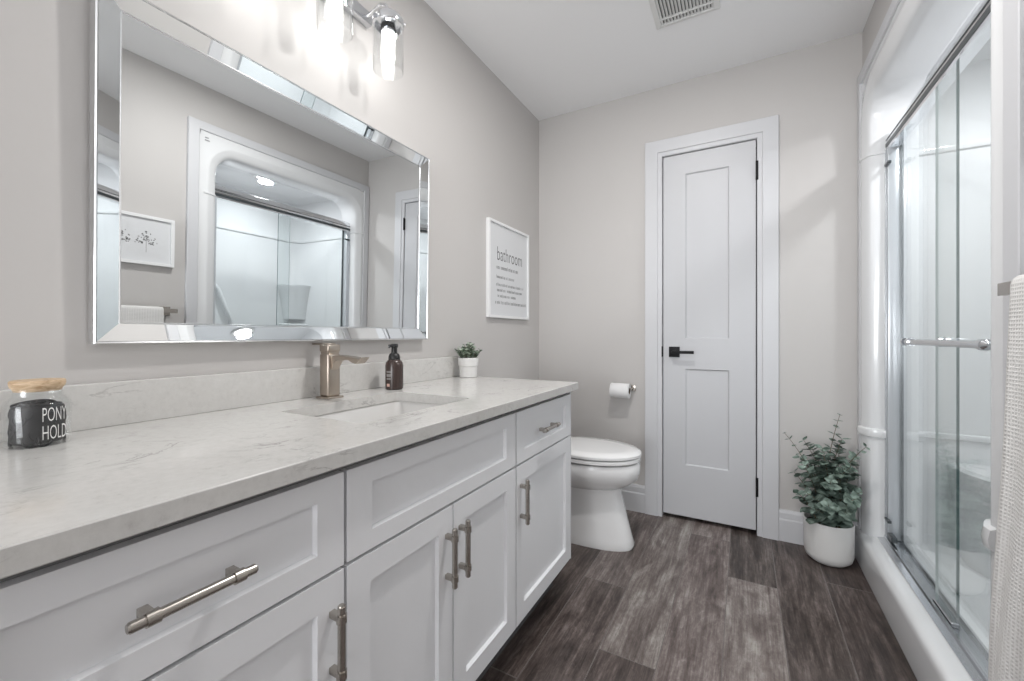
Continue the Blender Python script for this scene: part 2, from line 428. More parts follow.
# interior shell: rounded plan, ceiling and pan
IX0, IX1, IY0, IY1, IZ0, IZ1 = 1.825, 2.505, 1.262, 2.425, 0.10, 2.165
def plan(o, z, r=0.10):
    x0_, x1_, y0_, y1_ = IX0, IX1-o, IY0+o, IY1-o; pts = [(x0_, y0_, z)]
    for k in range(7): a = -PI/2 + k*PI/12; pts.append((x1_-r+r*math.cos(a), y0_+r+r*math.sin(a), z))
    for k in range(7): a = k*PI/12; pts.append((x1_-r+r*math.cos(a), y1_-r+r*math.sin(a), z))
    pts.append((x0_, y1_, z)); return pts
def bandprof(z): return [(0, z-0.028), (0.010, z-0.024), (0.014, z-0.012), (0.012, z-0.003), (0.0, z)]
prof = [(0.06, IZ0), (0.02, IZ0+0.012), (0.0, IZ0+0.05), *bandprof(0.615), *bandprof(1.825), (0, IZ1-0.10), (0.03, IZ1-0.03), (0.10, IZ1)]
bm = BM(); R = loft(bm, [plan(o, z) for o, z in prof], False)
bm.faces.new(R[-1]); bm.faces.new(R[0][::-1])
obj('surround_shell', bm, M['acrylic'], shower, True)
# curb
bm = BM(); cp = [(1.631, 0.0), (1.630, 0.010), (1.631, 0.118), (1.633, 0.132), (1.638, 0.141), (1.648, 0.146), (1.67, 0.147), (1.80, 0.146), (1.825, 0.14), (1.84, 0.10), (1.84, 0)]
loft(bm, [[(x, 1.19, z) for x, z in cp], [(x, 2.474, z) for x, z in cp]], True, True, True)
obj('curb', bm, M['acrylic'], shower, True)
# jamb bullnoses (lower ledge) and top groove bead on both sides of the opening
def jamb_band(side, z0, z1, d, name):
    path = [(1.650, 0.072), (1.644, 0.070), (1.642, 0.050), (1.652, 0.022), (1.660, 0.005), (1.669, 0.0), (1.69, -0.004), (1.714, -0.004), (1.716, 0.004)]
    nrm = [(0, 0), (-1, 0), (-1, -.35), (-.8, -.7), (-.6, -.9), (-.3, -1), (0, -1), (0, -1), (0, 0)]
    bm = BM(); rings = []
    for t_, k in ((0, -0.3), (0.12, 0.75), (0.5, 1.0), (0.88, 0.75), (1, -0.3)):
        r = []
        for (x, o), (nx, ny) in zip(path, nrm):
            oo = o + ny*d*k
            r.append((x + nx*d*k, (YZ_+oo) if side > 0 else (YA-oo), z0+(z1-z0)*t_))
        rings.append(r)
    loft(bm, rings, False); return obj(name, bm, M['acrylic'], shower, True)
for s in (1, -1):
    jamb_band(s, 0.580 if s > 0 else 0.568, 0.622, 0.013 if s > 0 else 0.014, 'lower_ledge'); jamb_band(s, 1.812, 1.824, 0.005, 'upper_bead')
# corner seat
def seat_ring(k, z):
    return [(IX1+0.0, IY1-0.0, z)] + [(IX1-0.575*k*math.cos(a), IY1-0.47*k*math.sin(a), z) for a in [i*PI/2/20 for i in range(21)]]
bm = BM(); loft(bm, [seat_ring(0.94, 0.10), seat_ring(0.97, 0.30), seat_ring(1.0, 0.455), seat_ring(1.0, 0.480), seat_ring(0.98, 0.492), seat_ring(0.94, 0.495)], True, True, True)
obj('corner_seat', bm, M['acrylic'], shower, True)
# corner shelf column
def shelf_ring(r, z): return [(IX1+0.0, IY1-0.0, z)] + [(IX1-r*math.cos(a), IY1-r*math.sin(a), z) for a in [i*PI/2/12 for i in range(13)]]
bm = BM(); loft(bm, [shelf_ring(0.13, 1.10), shelf_ring(0.15, 1.22), shelf_ring(0.18, 1.36), shelf_ring(0.195, 1.395), shelf_ring(0.195, 1.405)], True, True, True)
obj('corner_shelf', bm, M['acrylic'], shower, True)
bm = BM(); loft(bm, [shelf_ring(0.16, 1.03), shelf_ring(0.17, 1.05), shelf_ring(0.16, 1.06)], True, True, True)
obj('corner_shelf', bm, M['acrylic'], shower, True)
bm = BM(); tube(bm, [(2.515, 1.72, 1.37), (2.475, 1.745, 1.32), (2.475, 1.84, 1.07), (2.515, 1.865, 1.02)], 0.015, 10); obj('grab_rail', bm, M['acrylic'], shower, True)
bm = BM()
for k, (w, z) in enumerate(((0.018, 2.135), (0.024, 2.120))):
    box(bm, XF+0.001, XF+0.0055, 1.262, 1.262+w, z, z+0.005)
obj('sticker', bm, M['sticker'], shower)

# painted casing round the stall
bm = BM()
def sring(o, x): return [(x, FY0-o, 0), (x, FY0-o, FZ1+o*0.92), (x, FY1+o*0.9, FZ1+o*0.92), (x, FY1+o*0.9, 0)]
loft(bm, [sring(0.056, RW), sring(0.056, XF+0.002), sring(0.054, XF), sring(0.004, XF-0.001), sring(0.0, XF+0.003), sring(0.0, XF+0.012)], False)
struct('trim_2', bm, M['trim'])

# shower door set: header, jambs, track, two panes
XG = 1.738
sdoor = thing('shower_door', 'frameless looking sliding glass shower door in chrome rails on the curb', 'shower door', (XG, 1.85, 0.146))
bm = BM()
hp = [(-0.022, 0), (-0.022, 0.030), (-0.020, 0.050), (-0.012, 0.068), (0.0, 0.074), (0.02, 0.074), (0.024, 0.066), (0.024, 0.0), (0.018, -0.006), (-0.018, -0.006)]
loft(bm, [[(XG+a, 1.334, 1.832+b) for a, b in hp], [(XG+a, 2.358, 1.832+b) for a, b in hp]], True, True, True)
obj('header_rail', bm, M['chrome'], sdoor, True)
bm = BM(); box(bm, XG-0.024, XG-0.0215, 1.336, 2.356, 1.834, 1.852, 0); box(bm, XG-0.0235, XG-0.021, 1.336, 2.356, 1.866, 1.869, 0)
obj('header_groove', bm, M['seal'], sdoor)
for (y, s) in ((2.358, -1), (1.334, 1)):
    bm = BM(); box(bm, XG-0.022, XG+0.024, y, y+s*0.030, 0.160, 1.832, 0.003); box(bm, XG-0.026, XG-0.020, y, y+s*0.012, 0.160, 1.832, 0.002)
    obj('jamb_rail', bm, M['jamb'], sdoor, True)
bm = BM()
tp = [(-0.050, 0), (-0.050, 0.006), (-0.030, 0.010), (-0.028, 0.020), (-0.022, 0.020), (-0.020, 0.012), (0.016, 0.012), (0.018, 0.024), (0.024, 0.024), (0.026, 0)]
loft(bm, [[(XG+a, 1.334, 0.1455+b) for a, b in tp], [(XG+a, 2.358, 0.1455+b) for a, b in tp]], True, True, True)
obj('bottom_track', bm, M['chromedull'], sdoor, True)
def pane(x, ya, yb, name='glass_pane', em='glassedge'):
    bm = BM(); box(bm, x-0.0035, x+0.0035, ya, yb, 0.165, 1.845)
    for f in bm.faces:
        n = f.normal; f.normal_update()
        if abs(f.normal.y) > 0.5: f.material_index = 1
    return obj(name, bm, [M['glass'], M[em]], sdoor)
outer = pane(1.724, 1.345, 1.842, em='glassedge2'); WL[outer.name] = WL[outer.name]
inn = pane(1.750, 1.772, 2.335)
bm = BM(); box(bm, XG+0.019, XG+0.026, 2.318, 2.330, 0.165, 1.832); obj('jamb_seal', bm, M['seal'], sdoor)
for z in (1.752, 0.235):
    bm = BM(); box(bm, XG-0.030, XG-0.016, 2.300, 2.348, z, z+0.012, 0.003); obj('bumper', bm, M['seal'], sdoor)
bm = BM(); box(bm, XG-0.024, XG-0.004, 2.27, 2.33, 0.166, 0.190, 0.004); obj('guide_block', bm, M['seal'], sdoor)
bm = BM(); box(bm, XG-0.020, XG+0.0, 1.72, 1.86, 0.158, 0.172, 0.003); obj('guide_block', bm, M['chromedull'], sdoor)
# towel-bar handle on the outer pane
HX, HZ = 1.664, 1.006
bm = BM(); tube(bm, [(HX, 1.375, HZ), (HX, 1.86, HZ)], 0.0095, 16)
for y in (1.372, 1.855):
    tube(bm, [(HX, y-0.010, HZ), (HX, y+0.010, HZ)], 0.0135, 16)
tube(bm, [(HX, 1.865, HZ), (HX, 1.90, HZ)], 0.0055, 12); tube(bm, [(HX, 1.895, HZ), (HX, 1.915, HZ)], [0.014, 0.0125], 16)
tube(bm, [(HX, 1.362, HZ), (HX, 1.350, HZ)], [0.012, 0.004], 16)
for y in (1.795, 1.40):
    tube(bm, [(HX, y, HZ), (1.7205, y, HZ)], 0.007, 12); tube(bm, [(1.711, y, HZ), (1.7205, y, HZ)], 0.015, 20)
    tube(bm, [(1.7275, y, HZ), (1.738, y, HZ)], 0.015, 20)
obj('bar_handle', bm, M['chromedull'], outer, True)

# recessed lamp in the shower ceiling
t_ = thing('recessed_light', 'round recessed lamp glowing in the white shower ceiling', 'light', (2.06, 1.86, IZ1), 'recessed ceiling lamps')
bm = BM(); lathe(bm, [(0.058, 0.0), (0.078, -0.002), (0.082, -0.008), (0.078, -0.012), (0.060, -0.010), (0.056, 0.0)], (2.06, 1.86, IZ1), 40); obj('trim_ring', bm, M['whiteplastic'], t_, True)
bm = BM(); lathe(bm, [(0.0001, -0.006), (0.058, -0.004)], (2.06, 1.86, IZ1), 40); obj('diffuser', bm, M['lampdisc'], t_)
# ceiling lamp behind the camera
t_ = thing('recessed_light', 'round recessed lamp in the plain ceiling over the middle of the room', 'light', (0.92, 1.22, H), 'recessed ceiling lamps')
bm = BM(); lathe(bm, [(0.062, 0.0), (0.064, -0.006), (0.078, -0.006), (0.082, -0.003), (0.082, 0.0)], (0.92, 1.22, H), 40); obj('trim_ring', bm, M['whiteplastic'], t_, True)
bm = BM(); lathe(bm, [(0.0001, -0.003), (0.063, -0.003)], (0.92, 1.22, H), 40); obj('diffuser', bm, M['lampdisc'], t_)

# ------------------------------------------------ vanity
F, ZC = 0.567, 0.8375
van = thing('vanity_cabinet', 'long white shaker bathroom vanity cabinet under the quartz countertop', 'cabinet', (0.28, 0.815, 0))
bm = BM(); box(bm, 0.002, F-0.020, 0.036, 0.054, 0.10, 0.803); box(bm, 0.002, F-0.020, 1.576, 1.594, 0.10, 0.803)
box(bm, 0.002, F-0.020, 0.054, 1.576, 0.10, 0.118); box(bm, 0.002, 0.010, 0.054, 1.576, 0.118, 0.803)
for y in (0.498, 1.126): box(bm, 0.010, F-0.020, y-0.009, y+0.009, 0.118, 0.803)
obj('carcass', bm, [M['cab']], van)
bm = BM(); box(bm, F-0.0205, F-0.016, 0.040, 1.590, 0.115, 0.803); obj('gap_shade_sheet', bm, M['gapdark'], van)  # dark sheet behind the fronts, its colour gives the shade in the gaps
bm = BM(); box(bm, F-0.020, F-0.001, 1.5935, 1.5965, 0.122, 0.803); obj('end_panel', bm, M['cab'], van)
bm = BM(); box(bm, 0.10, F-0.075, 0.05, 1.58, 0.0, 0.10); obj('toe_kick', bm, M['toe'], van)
def front(name, y0, y1, z0, z1, rail, stile):
    bm = BM(); panelled(bm, [y0, y0+stile, y1-stile, y1], [z0, z0+rail, z1-rail, z1], {(1, 1)}, F, 0.018, 0.010, 0.0020, 'x')
    return obj(name, bm, M['cab'], van)
def handle(parent, y, z, vert):
    bm = BM(); L = 0.067; X = F+0.025
    def P(s, dx=0.0): return (X+dx, y, z+s) if vert else (X+dx, y+s, z)
    tube(bm, [P(-L+0.002), P(-L), P(L), P(L-0.002)][1:3], 0.0065, 16)
    for s in (-1, 1):
        tube(bm, [P(s*(L-0.002)), P(s*(L+0.002))], [0.0065, 0.0050], 16)
        tube(bm, [P(s*(L-0.014)), P(s*(L-0.027))], 0.0086, 16)
        c = P(s*(L-0.020))
        box(bm, F, X, c[1]-0.0055, c[1]+0.0055, c[2]-0.0055, c[2]+0.0055, 0.001)
    return obj('handle', bm, M['nickel'], parent, True)
ZD0, ZD1, ZP1, ZP0 = 0.628, 0.790, 0.621, 0.128
dA = front('drawer', 0.044, 0.495, ZD0, ZD1, 0.038, 0.052); handle(dA, 0.262, 0.709, False)
front('false_drawer_front', 0.502, 1.123, ZD0, ZD1, 0.036, 0.056)
dC = front('drawer', 1.130, 1.588, ZD0, ZD1, 0.038, 0.052); handle(dC, 1.343, 0.706, False)
pA = front('door', 0.044, 0.495, ZP0, ZP1, 0.052, 0.052); handle(pA, 0.470, 0.510, True)
p1 = front('door', 0.502, 0.806, ZP0, ZP1, 0.052, 0.052); handle(p1, 0.782, 0.510, True)
p2 = front('door', 0.811, 1.123, ZP0, ZP1, 0.052, 0.052); handle(p2, 0.835, 0.510, True)
p3 = front('door', 1.130, 1.588, ZP0, ZP1, 0.052, 0.052); handle(p3, 1.155, 0.510, True)

# countertop with rectangular undermount cut-out
ctop = thing('countertop', 'pale veined quartz countertop with backsplash on the vanity', 'countertop', (0.30, 0.815, 0.806))
CY0, CY1, CXF = 0.03, 1.606, 0.593
SXa, SXb, SYa, SYb = 0.160, 0.458, 0.630, 1.045
def rrect(x0, x1, y0, y1, z, r, n=6):
    pts = []
    for cx, cy, a0 in ((x1-r, y0+r, -PI/2), (x1-r, y1-r, 0), (x0+r, y1-r, PI/2), (x0+r, y0+r, PI)):
        for k in range(n+1): a = a0 + k*PI/2/n; pts.append((cx+r*math.cos(a), cy+r*math.sin(a), z))
    return pts
bm = BM()
def orect(z, o=0.0):   # outer rectangle sampled to pair with the inner loop
    pts = []
    cx, cy = (SXa+SXb)/2, (SYa+SYb)/2
    for (x, y, _) in rrect(SXa, SXb, SYa, SYb, 0, 0.02):
        qx = CXF-o if x > cx else 0.001; qy = CY1-o if y > cy else CY0+o; pts.append((x, y, qx, qy))
    out = []
    n = len(pts)
    for i, (x, y, qx, qy) in enumerate(pts): out.append((qx, qy, z))
    return out
# build as grid of slabs instead: four top pieces joined
zt, zb = ZC, 0.8085
inner_t = rrect(SXa, SXb, SYa, SYb, zt, 0.018); inner_b = [(x, y, zb) for x, y, z in inner_t]
corners = [(CXF, CY0), (CXF, CY1), (0.001, CY1), (0.001, CY0)]
vt = [bm.verts.new(p) for p in inner_t]; vb = [bm.verts.new(p) for p in inner_b]; n = len(vt)
e = 0.0018
def cyc(o, z): return [bm.verts.new(p) for p in ((CXF-o, CY0+o, z), (CXF-o, CY1-o, z), (0.001, CY1-o, z), (0.001, CY0+o, z))]
ct, cs, cs2, cb = cyc(e, zt), cyc(0, zt-e), cyc(0, zb+e), cyc(e, zb)
for q in range(4):
    seg = list(range(q*7, q*7+7))
    for a, b in zip(seg, seg[1:]):
        bm.faces.new((vt[a], vt[b], ct[q])); bm.faces.new((vb[b], vb[a], cb[q]))
    a, b = seg[-1], (seg[-1]+1) % n; q2 = (q+1) % 4
    bm.faces.new((vt[a], vt[b], ct[q2], ct[q])); bm.faces.new((vb[b], vb[a], cb[q], cb[q2]))
for k in range(n): bm.faces.new((vt[k], vb[k], vb[(k+1) % n], vt[(k+1) % n]))
for q in range(4):
    q2 = (q+1) % 4
    for A, B in ((ct, cs), (cs, cs2), (cs2, cb)): bm.faces.new((A[q], A[q2], B[q2], B[q]))
obj('slab', bm, M['quartz'], ctop)
bm = BM(); box(bm, 0.001, 0.021, CY0, CY1-0.002, ZC, 0.930, 0.002); obj('backsplash', bm, M['quartz'], ctop)
# sink bowl
sink = thing('sink', 'white rectangular undermount sink bowl set into the countertop', 'sink', (0.31, 0.84, 0.66))
bm = BM()
rings = [rrect(SXa-0.02, SXb+0.02, SYa-0.02, SYb+0.02, zb-0.001, 0.03), rrect(SXa-0.004, SXb+0.004, SYa-0.004, SYb+0.004, zb-0.001, 0.02), rrect(SXa+0.000, SXb-0.000, SYa+0.000, SYb-0.000, zb-0.008, 0.022),
         rrect(SXa+0.012, SXb-0.012, SYa+0.012, SYb-0.012, 0.70, 0.04), rrect(SXa+0.03, SXb-0.03, SYa+0.03, SYb-0.03, 0.672, 0.05), rrect(SXa+0.09, SXb-0.09, SYa+0.12, SYb-0.12, 0.664, 0.04)]
loft(bm, rings, True, False, True)
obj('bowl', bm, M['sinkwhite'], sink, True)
bm = BM(); lathe(bm, [(0.024, 0.0), (0.022, 0.003), (0.012, 0.004), (0.0001, 0.0045)], (0.31, 0.84, 0.665), 28); obj('drain', bm, M['champagne'], sink, True)

# faucet
fx, fy = 0.075, 0.843
fau = thing('faucet', 'champagne bronze single-hole faucet behind the sink', 'faucet', (fx, fy, ZC))
bm = BM(); box(bm, fx-0.028, fx+0.028, fy-0.028, fy+0.028, ZC, ZC+0.006, 0.002); box(bm, fx-0.021, fx+0.021, fy-0.022, fy+0.022, ZC+0.005, 0.973, 0.006, 3)
obj('body', bm, M['champagne'], fau, True)
bm = BM()
def sq(x, z, w, h, tx=0.0): return [(x+tx*h, fy-w, z+h), (x+tx*h, fy+w, z+h), (x-tx*h, fy+w, z-h), (x-tx*h, fy-w, z-h)]
loft(bm, [sq(fx+0.012, 0.925, 0.012, 0.006, -0.9), sq(fx+0.022, 0.945, 0.0135, 0.010, -0.8), sq(fx+0.034, 0.957, 0.0145, 0.009, -0.45), sq(fx+0.052, 0.962, 0.0155, 0.0065, -0.1), sq(fx+0.100, 0.9605, 0.0165, 0.0045), sq(fx+0.118, 0.956, 0.0165, 0.0075), sq(fx+0.132, 0.954, 0.016, 0.0080), sq(fx+0.140, 0.956, 0.015, 0.004), sq(fx+0.156, 0.964, 0.012, 0.0015)], True, True, True)
obj('spout', bm, M['champagne'], fau, True)
bm = BM(); box(bm, fx-0.018, fx+0.018, fy-0.019, fy+0.019, 0.972, 0.979, 0.001); box(bm, fx-0.021, fx+0.021, fy-0.022, fy+0.022, 0.978, 1.000, 0.004, 3); box(bm, fx-0.070, fx+0.012, fy-0.012, fy+0.012, 0.998, 1.004, 0.002)
obj('lever_handle', bm, M['champagne'], fau, True)

# foaming soap bottle
sx_, sy_ = 0.098, 1.088
so = thing('soap_dispenser', 'dark brown foaming soap bottle with black pump beside the sink', 'soap bottle', (sx_, sy_, ZC))
bm = BM(); lathe(bm, [(0.027, 0), (0.0305, 0.003), (0.031, 0.010), (0.031, 0.084), (0.029, 0.094), (0.023, 0.102), (0.018, 0.106)], (sx_, sy_, ZC), 36, cap0=True, cap1=True); obj('bottle', bm, M['soap'], so, True)
bm = BM(); lathe(bm, [(0.0195, 0.103), (0.0205, 0.107), (0.020, 0.116), (0.017, 0.124), (0.0105, 0.128), (0.010, 0.146), (0.013, 0.148), (0.013, 0.157), (0.010, 0.160)], (sx_, sy_, ZC), 28, cap0=True, cap1=True)
box(bm, sx_-0.006, sx_+0.012, sy_-0.024, sy_+0.007, ZC+0.149, ZC+0.158, 0.002); 
tube(bm, [(sx_+0.003, sy_-0.020, ZC+0.154), (sx_+0.003, sy_-0.028, ZC+0.148)], 0.004, 8)
obj('pump', bm, M['soapcap'], so, True)
def wrap_patch(cx, cy, r, a0, a1, z0, z1, n=8):
    bm = BM(); loft(bm, [[(cx+r*math.cos(a0+(a1-a0)*k/n), cy+r*math.sin(a0+(a1-a0)*k/n), z) for k in range(n+1)] for z in (z0, z1)], False); return bm
for (a0, a1, z0, z1, mm) in ((-1.75, -1.15, 0.046, 0.056, 'soaplabel'), (-1.75, -1.20, 0.036, 0.042, 'soaplabel'), (-1.75, -1.2, 0.060, 0.066, 'soaplabel'), (-1.7, -1.3, 0.012, 0.022, 'soappink')):
    obj('label_print', wrap_patch(sx_, sy_, 0.0314, a0, a1, ZC+z0, ZC+z1), M[mm], so)

# small potted succulent on the worktop
px_, py_ = 0.084, 1.562
sp_ = thing('potted_plant', 'small green leafy plant in a white cup pot on the countertop end', 'plant', (px_, py_, ZC))
bm = BM(); lathe(bm, [(0.001, 0.0), (0.035, 0), (0.0385, 0.003), (0.041, 0.050), (0.0445, 0.053), (0.047, 0.088), (0.044, 0.089), (0.042, 0.072), (0.001, 0.072)], (px_, py_, ZC), 36); obj('pot', bm, M['pot'], sp_, True)
def leaf(bm, c, d, up, L, Wd, cup=0.12, nseg=5):
    d = d.normalized(); s = d.cross(up).normalized(); nrm = s.cross(d).normalized()
    rows = []
    for i in range(nseg+1):
        tt = i/nseg; w = Wd*math.sin(PI*min(0.97, 0.06+0.94*tt)**0.85)*0.5 + 0.0004
        p = c + d*(L*tt) + nrm*(cup*L*(tt*tt-tt))
        rows.append([bm.verts.new(p - s*w + nrm*w*0.25), bm.verts.new(p), bm.verts.new(p + s*w + nrm*w*0.25)])
    for a, b in zip(rows, rows[1:]):
        for k in (0, 1): bm.faces.new((a[k], a[k+1], b[k+1], b[k]))
rnd = random.Random(3)
bm = BM(); bs = BM()
for k in range(70):
    a = rnd.uniform(0, 2*PI); lean = rnd.uniform(0.0, 0.75); h = rnd.uniform(0.022, 0.066)*(1.1-0.25*lean)
    p0 = Vector((px_+0.035*math.cos(a)*lean, py_+0.035*math.sin(a)*lean, ZC+0.073)); dr = Vector((math.cos(a)*lean, math.sin(a)*lean, 1)).normalized()
    p1_ = p0 + dr*(h+0.012); tube(bs, [p0, p1_], 0.0008, 5)
    for j in range(7):
        q = p0 + dr*((h+0.012)*(0.3+0.7*j/6)); b = rnd.uniform(0, 2*PI); ld = Vector((math.cos(b), math.sin(b), 0.55))
        leaf(bm, q, ld, Vector((0, 0, 1)), rnd.uniform(0.011, 0.018), rnd.uniform(0.009, 0.013), nseg=3)
obj('foliage', bm, M['leafsmall'], sp_, True); obj('stems', bs, M['stem'], sp_)

# glass jar of hair ties with wooden lid
jx, jy = 0.096, 0.2365
JR = 0.0410
jar = thing('storage_jar', 'glass jar with white lettering and pale wooden lid on the countertop', 'jar', (jx, jy, ZC))
bm = BM(); lathe(bm, [(0.001, 0.001), (JR-0.004, 0.0005), (JR, 0.006), (JR, 0.072), (JR-0.003, 0.079), (0.034, 0.083), (0.0315, 0.086), (0.0315, 0.098), (0.0295, 0.098), (0.0295, 0.086), (JR-0.005, 0.078), (JR-0.0025, 0.070), (JR-0.0025, 0.008), (JR-0.006, 0.004), (0.001, 0.004)], (jx, jy, ZC), 48)
obj('glass_body', bm, M['clear'], jar, True)
bm = BM(); lathe(bm, [(0.001, 0.094), (0.0290, 0.094), (0.0300, 0.0985), (0.0325, 0.101), (0.034, 0.106), (0.034, 0.111), (0.0325, 0.113), (0.001, 0.113)], (jx, jy, ZC), 44); obj('wooden_lid', bm, M['wood'], jar, True)
# lettering wrapped on the glass
ang0 = math.atan2(0-jy, CX-jx)      # towards the viewer
bm = BM()
for s, z in (('PONY', 0.0435), ('HOLD', 0.0125)):
    tb = text_mesh(s, 0.0350, 'LEFT', 0.35, -0.0003)
    me = bpy.data.meshes.new('x')
    for v in tb.verts:
        a = ang0 + 0.10 + v.co.x/JR; v.co = Vector((jx+(JR+0.0004)*math.cos(a), jy+(JR+0.0004)*math.sin(a), ZC+z+v.co.y))
    tb.to_mesh(me); tb.free(); bm.from_mesh(me); bpy.data.meshes.remove(me)
obj('lettering', bm, M['textwhite'], jar)
rnd = random.Random(5); bm = BM()
def torus(bm, c, R_, r, rot, n=18, m_=6):
    rg = []
    for i in range(n):
        a = 2*PI*i/n; ring = []
        for j in range(m_):
            b = 2*PI*j/m_; p = Vector(((R_+r*math.cos(b))*math.cos(a), (R_+r*math.cos(b))*math.sin(a), r*math.sin(b))); ring.append(bm.verts.new(rot @ p + c))
        rg.append(ring)
    for i in range(n):
        for j in range(m_): bm.faces.new((rg[i][j], rg[(i+1) % n][j], rg[(i+1) % n][(j+1) % m_], rg[i][(j+1) % m_]))
lathe(bm, [(0.001, 0.005), (0.030, 0.005), (0.033, 0.01), (0.033, 0.064), (0.028, 0.070), (0.001, 0.071)], (jx, jy, ZC), 20)
for k in range(60):
    rr = rnd.uniform(0.011, 0.016); z = rnd.uniform(0.018, 0.070) if k > 4 else rnd.uniform(0.070, 0.074); a = rnd.uniform(0, 2*PI); q = rnd.uniform(0.010, 0.0185)
    rot = Matrix.Rotation(a, 3, 'Z') @ Matrix.Rotation(rnd.uniform(0, 1.5) if k > 4 else 0.2, 3, 'Y')
    if k > 4 and z > 0.062: z = 0.06
    torus(bm, Vector((jx+q*math.cos(a), jy+q*math.sin(a), ZC+z)), rr, 0.0022, rot)
for k in range(26):   # loops pressed against the inside of the glass
    a = 2*PI*k/26; z = 0.006 + 0.009*(k % 6)
    rot = Matrix.Rotation(a, 3, 'Z') @ Matrix.Rotation(1.45, 3, 'Y')
    torus(bm, Vector((jx+0.0305*math.cos(a), jy+0.0305*math.sin(a), ZC+z+0.006)), 0.010, 0.0020, rot, 14)
ht = obj('hair_ties', bm, M['tie'], None, True); tag(ht, 'black elastic hair ties filling the glass jar', 'hair ties'); ht['kind'] = 'stuff'

# ------------------------------------------------ wall mirror with bevelled mirror-panel frame, leaning very slightly forward
MY0, MY1, MZ0, MZ1, BW = 0.326, 1.343, 1.011, 1.757, 0.042
mir = thing('wall_mirror', 'large rectangular wall mirror in a wide silver mirrored frame above the vanity', 'mirror', (0.001, 0.84, MZ0))
def mr(o, x): return [(x, MY0+o, MZ0+o), (x, MY1-o, MZ0+o), (x, MY1-o, MZ1-o), (x, MY0+o, MZ1-o)]
bm = BM(); loft(bm, [mr(0.0, 0.003), mr(0.0, 0.032), mr(0.002, 0.034), mr(0.004, 0.033), mr(0.005, 0.030)], True, True, False); obj('outer_bead', bm, M['silver'], mir)
bm = BM(); loft(bm, [mr(0.005, 0.031), mr(BW, 0.021)], True); obj('bevel_frame', bm, M['mirror'], mir)
bm = BM(); loft(bm, [mr(BW, 0.021), mr(BW+0.001, 0.0225), mr(BW+0.003, 0.0225), mr(BW+0.004, 0.019)], True); obj('inner_bead', bm, M['silver'], mir)
bm = BM(); loft(bm, [mr(BW+0.004, 0.019)], True, False, True); obj('mirror_glass', bm, M['mirror'], mir)
mir.rotation_euler = (0, math.radians(0.85), 0)

# ------------------------------------------------ framed wall sign "bathroom"
SY0, SY1, SZ0_, SZ1_ = 1.842, 2.303, 1.122, 1.643
sg = thing('framed_sign', 'white framed bathroom definition print on the left wall', 'sign', (0.0, 2.067, SZ0_))
bm = BM()
def fr(o, x): return [(x, SY0+o, SZ0_+o), (x, SY1-o, SZ0_+o), (x, SY1-o, SZ1_-o), (x, SY0+o, SZ1_-o)]
loft(bm, [fr(0, 0.001), fr(0, 0.022), fr(0.014, 0.022), fr(0.014, 0.012)], True, True); obj('frame', bm, M['frame'], sg)
bm = BM(); box(bm, 0.002, 0.013, SY0+0.013, SY1-0.013, SZ0_+0.013, SZ1_-0.013); obj('print', bm, M['print'], sg)
tb = text_mesh('bathroom', 0.108, 'CENTER', 0.68, -0.0010)
for v in tb.verts: v.co = Vector((0.0135, 2.078+v.co.x, 1.436+v.co.y))
obj('sign_title', tb, M['ink'], sg)
rnd = random.Random(11)
def glyph_line(bm, y0, y1, z, h):      # lettering too small to be read in the photo
    y = y0
    while y < y1:
        if rnd.random() < 0.14: y += h*0.55; continue
        k = rnd.randint(0, 4); w = h*rnd.uniform(0.42, 0.6); s = h*0.16
        def st(a, b, c, d): box(bm, 0.0131, 0.0136, y+a*w, y+b*w, z+c*h, z+d*h)
        if k == 0: st(0, .3, 0, 1); st(0.7, 1, 0, 1); st(0, 1, .82, 1)
        elif k == 1: st(0, .28, 0, 1); st(.72, 1, 0, 1); st(0, 1, 0, .18); st(0, 1, .82, 1)
        elif k == 2: st(0.3, .6, 0, 1.4)
        elif k == 3: st(0, 1, .4, .58); st(0, .28, 0, 1); st(0, 1, .82, 1); st(0, 1, 0, .18)
        else: st(.3, .6, 0, 1)
        y += w + h*0.2
for (ya, yb, z, h) in ((1.925, 2.165, 1.388, 0.015), (1.925, 2.120, 1.338, 0.012), (1.925, 2.235, 1.296, 0.012), (1.933, 2.220, 1.266, 0.012), (1.938, 2.150, 1.235, 0.012), (1.915, 2.275, 1.198, 0.013)):
    bm = BM(); glyph_line(bm, ya, yb, z, h); obj('text_line', bm, M['inklight'], sg)

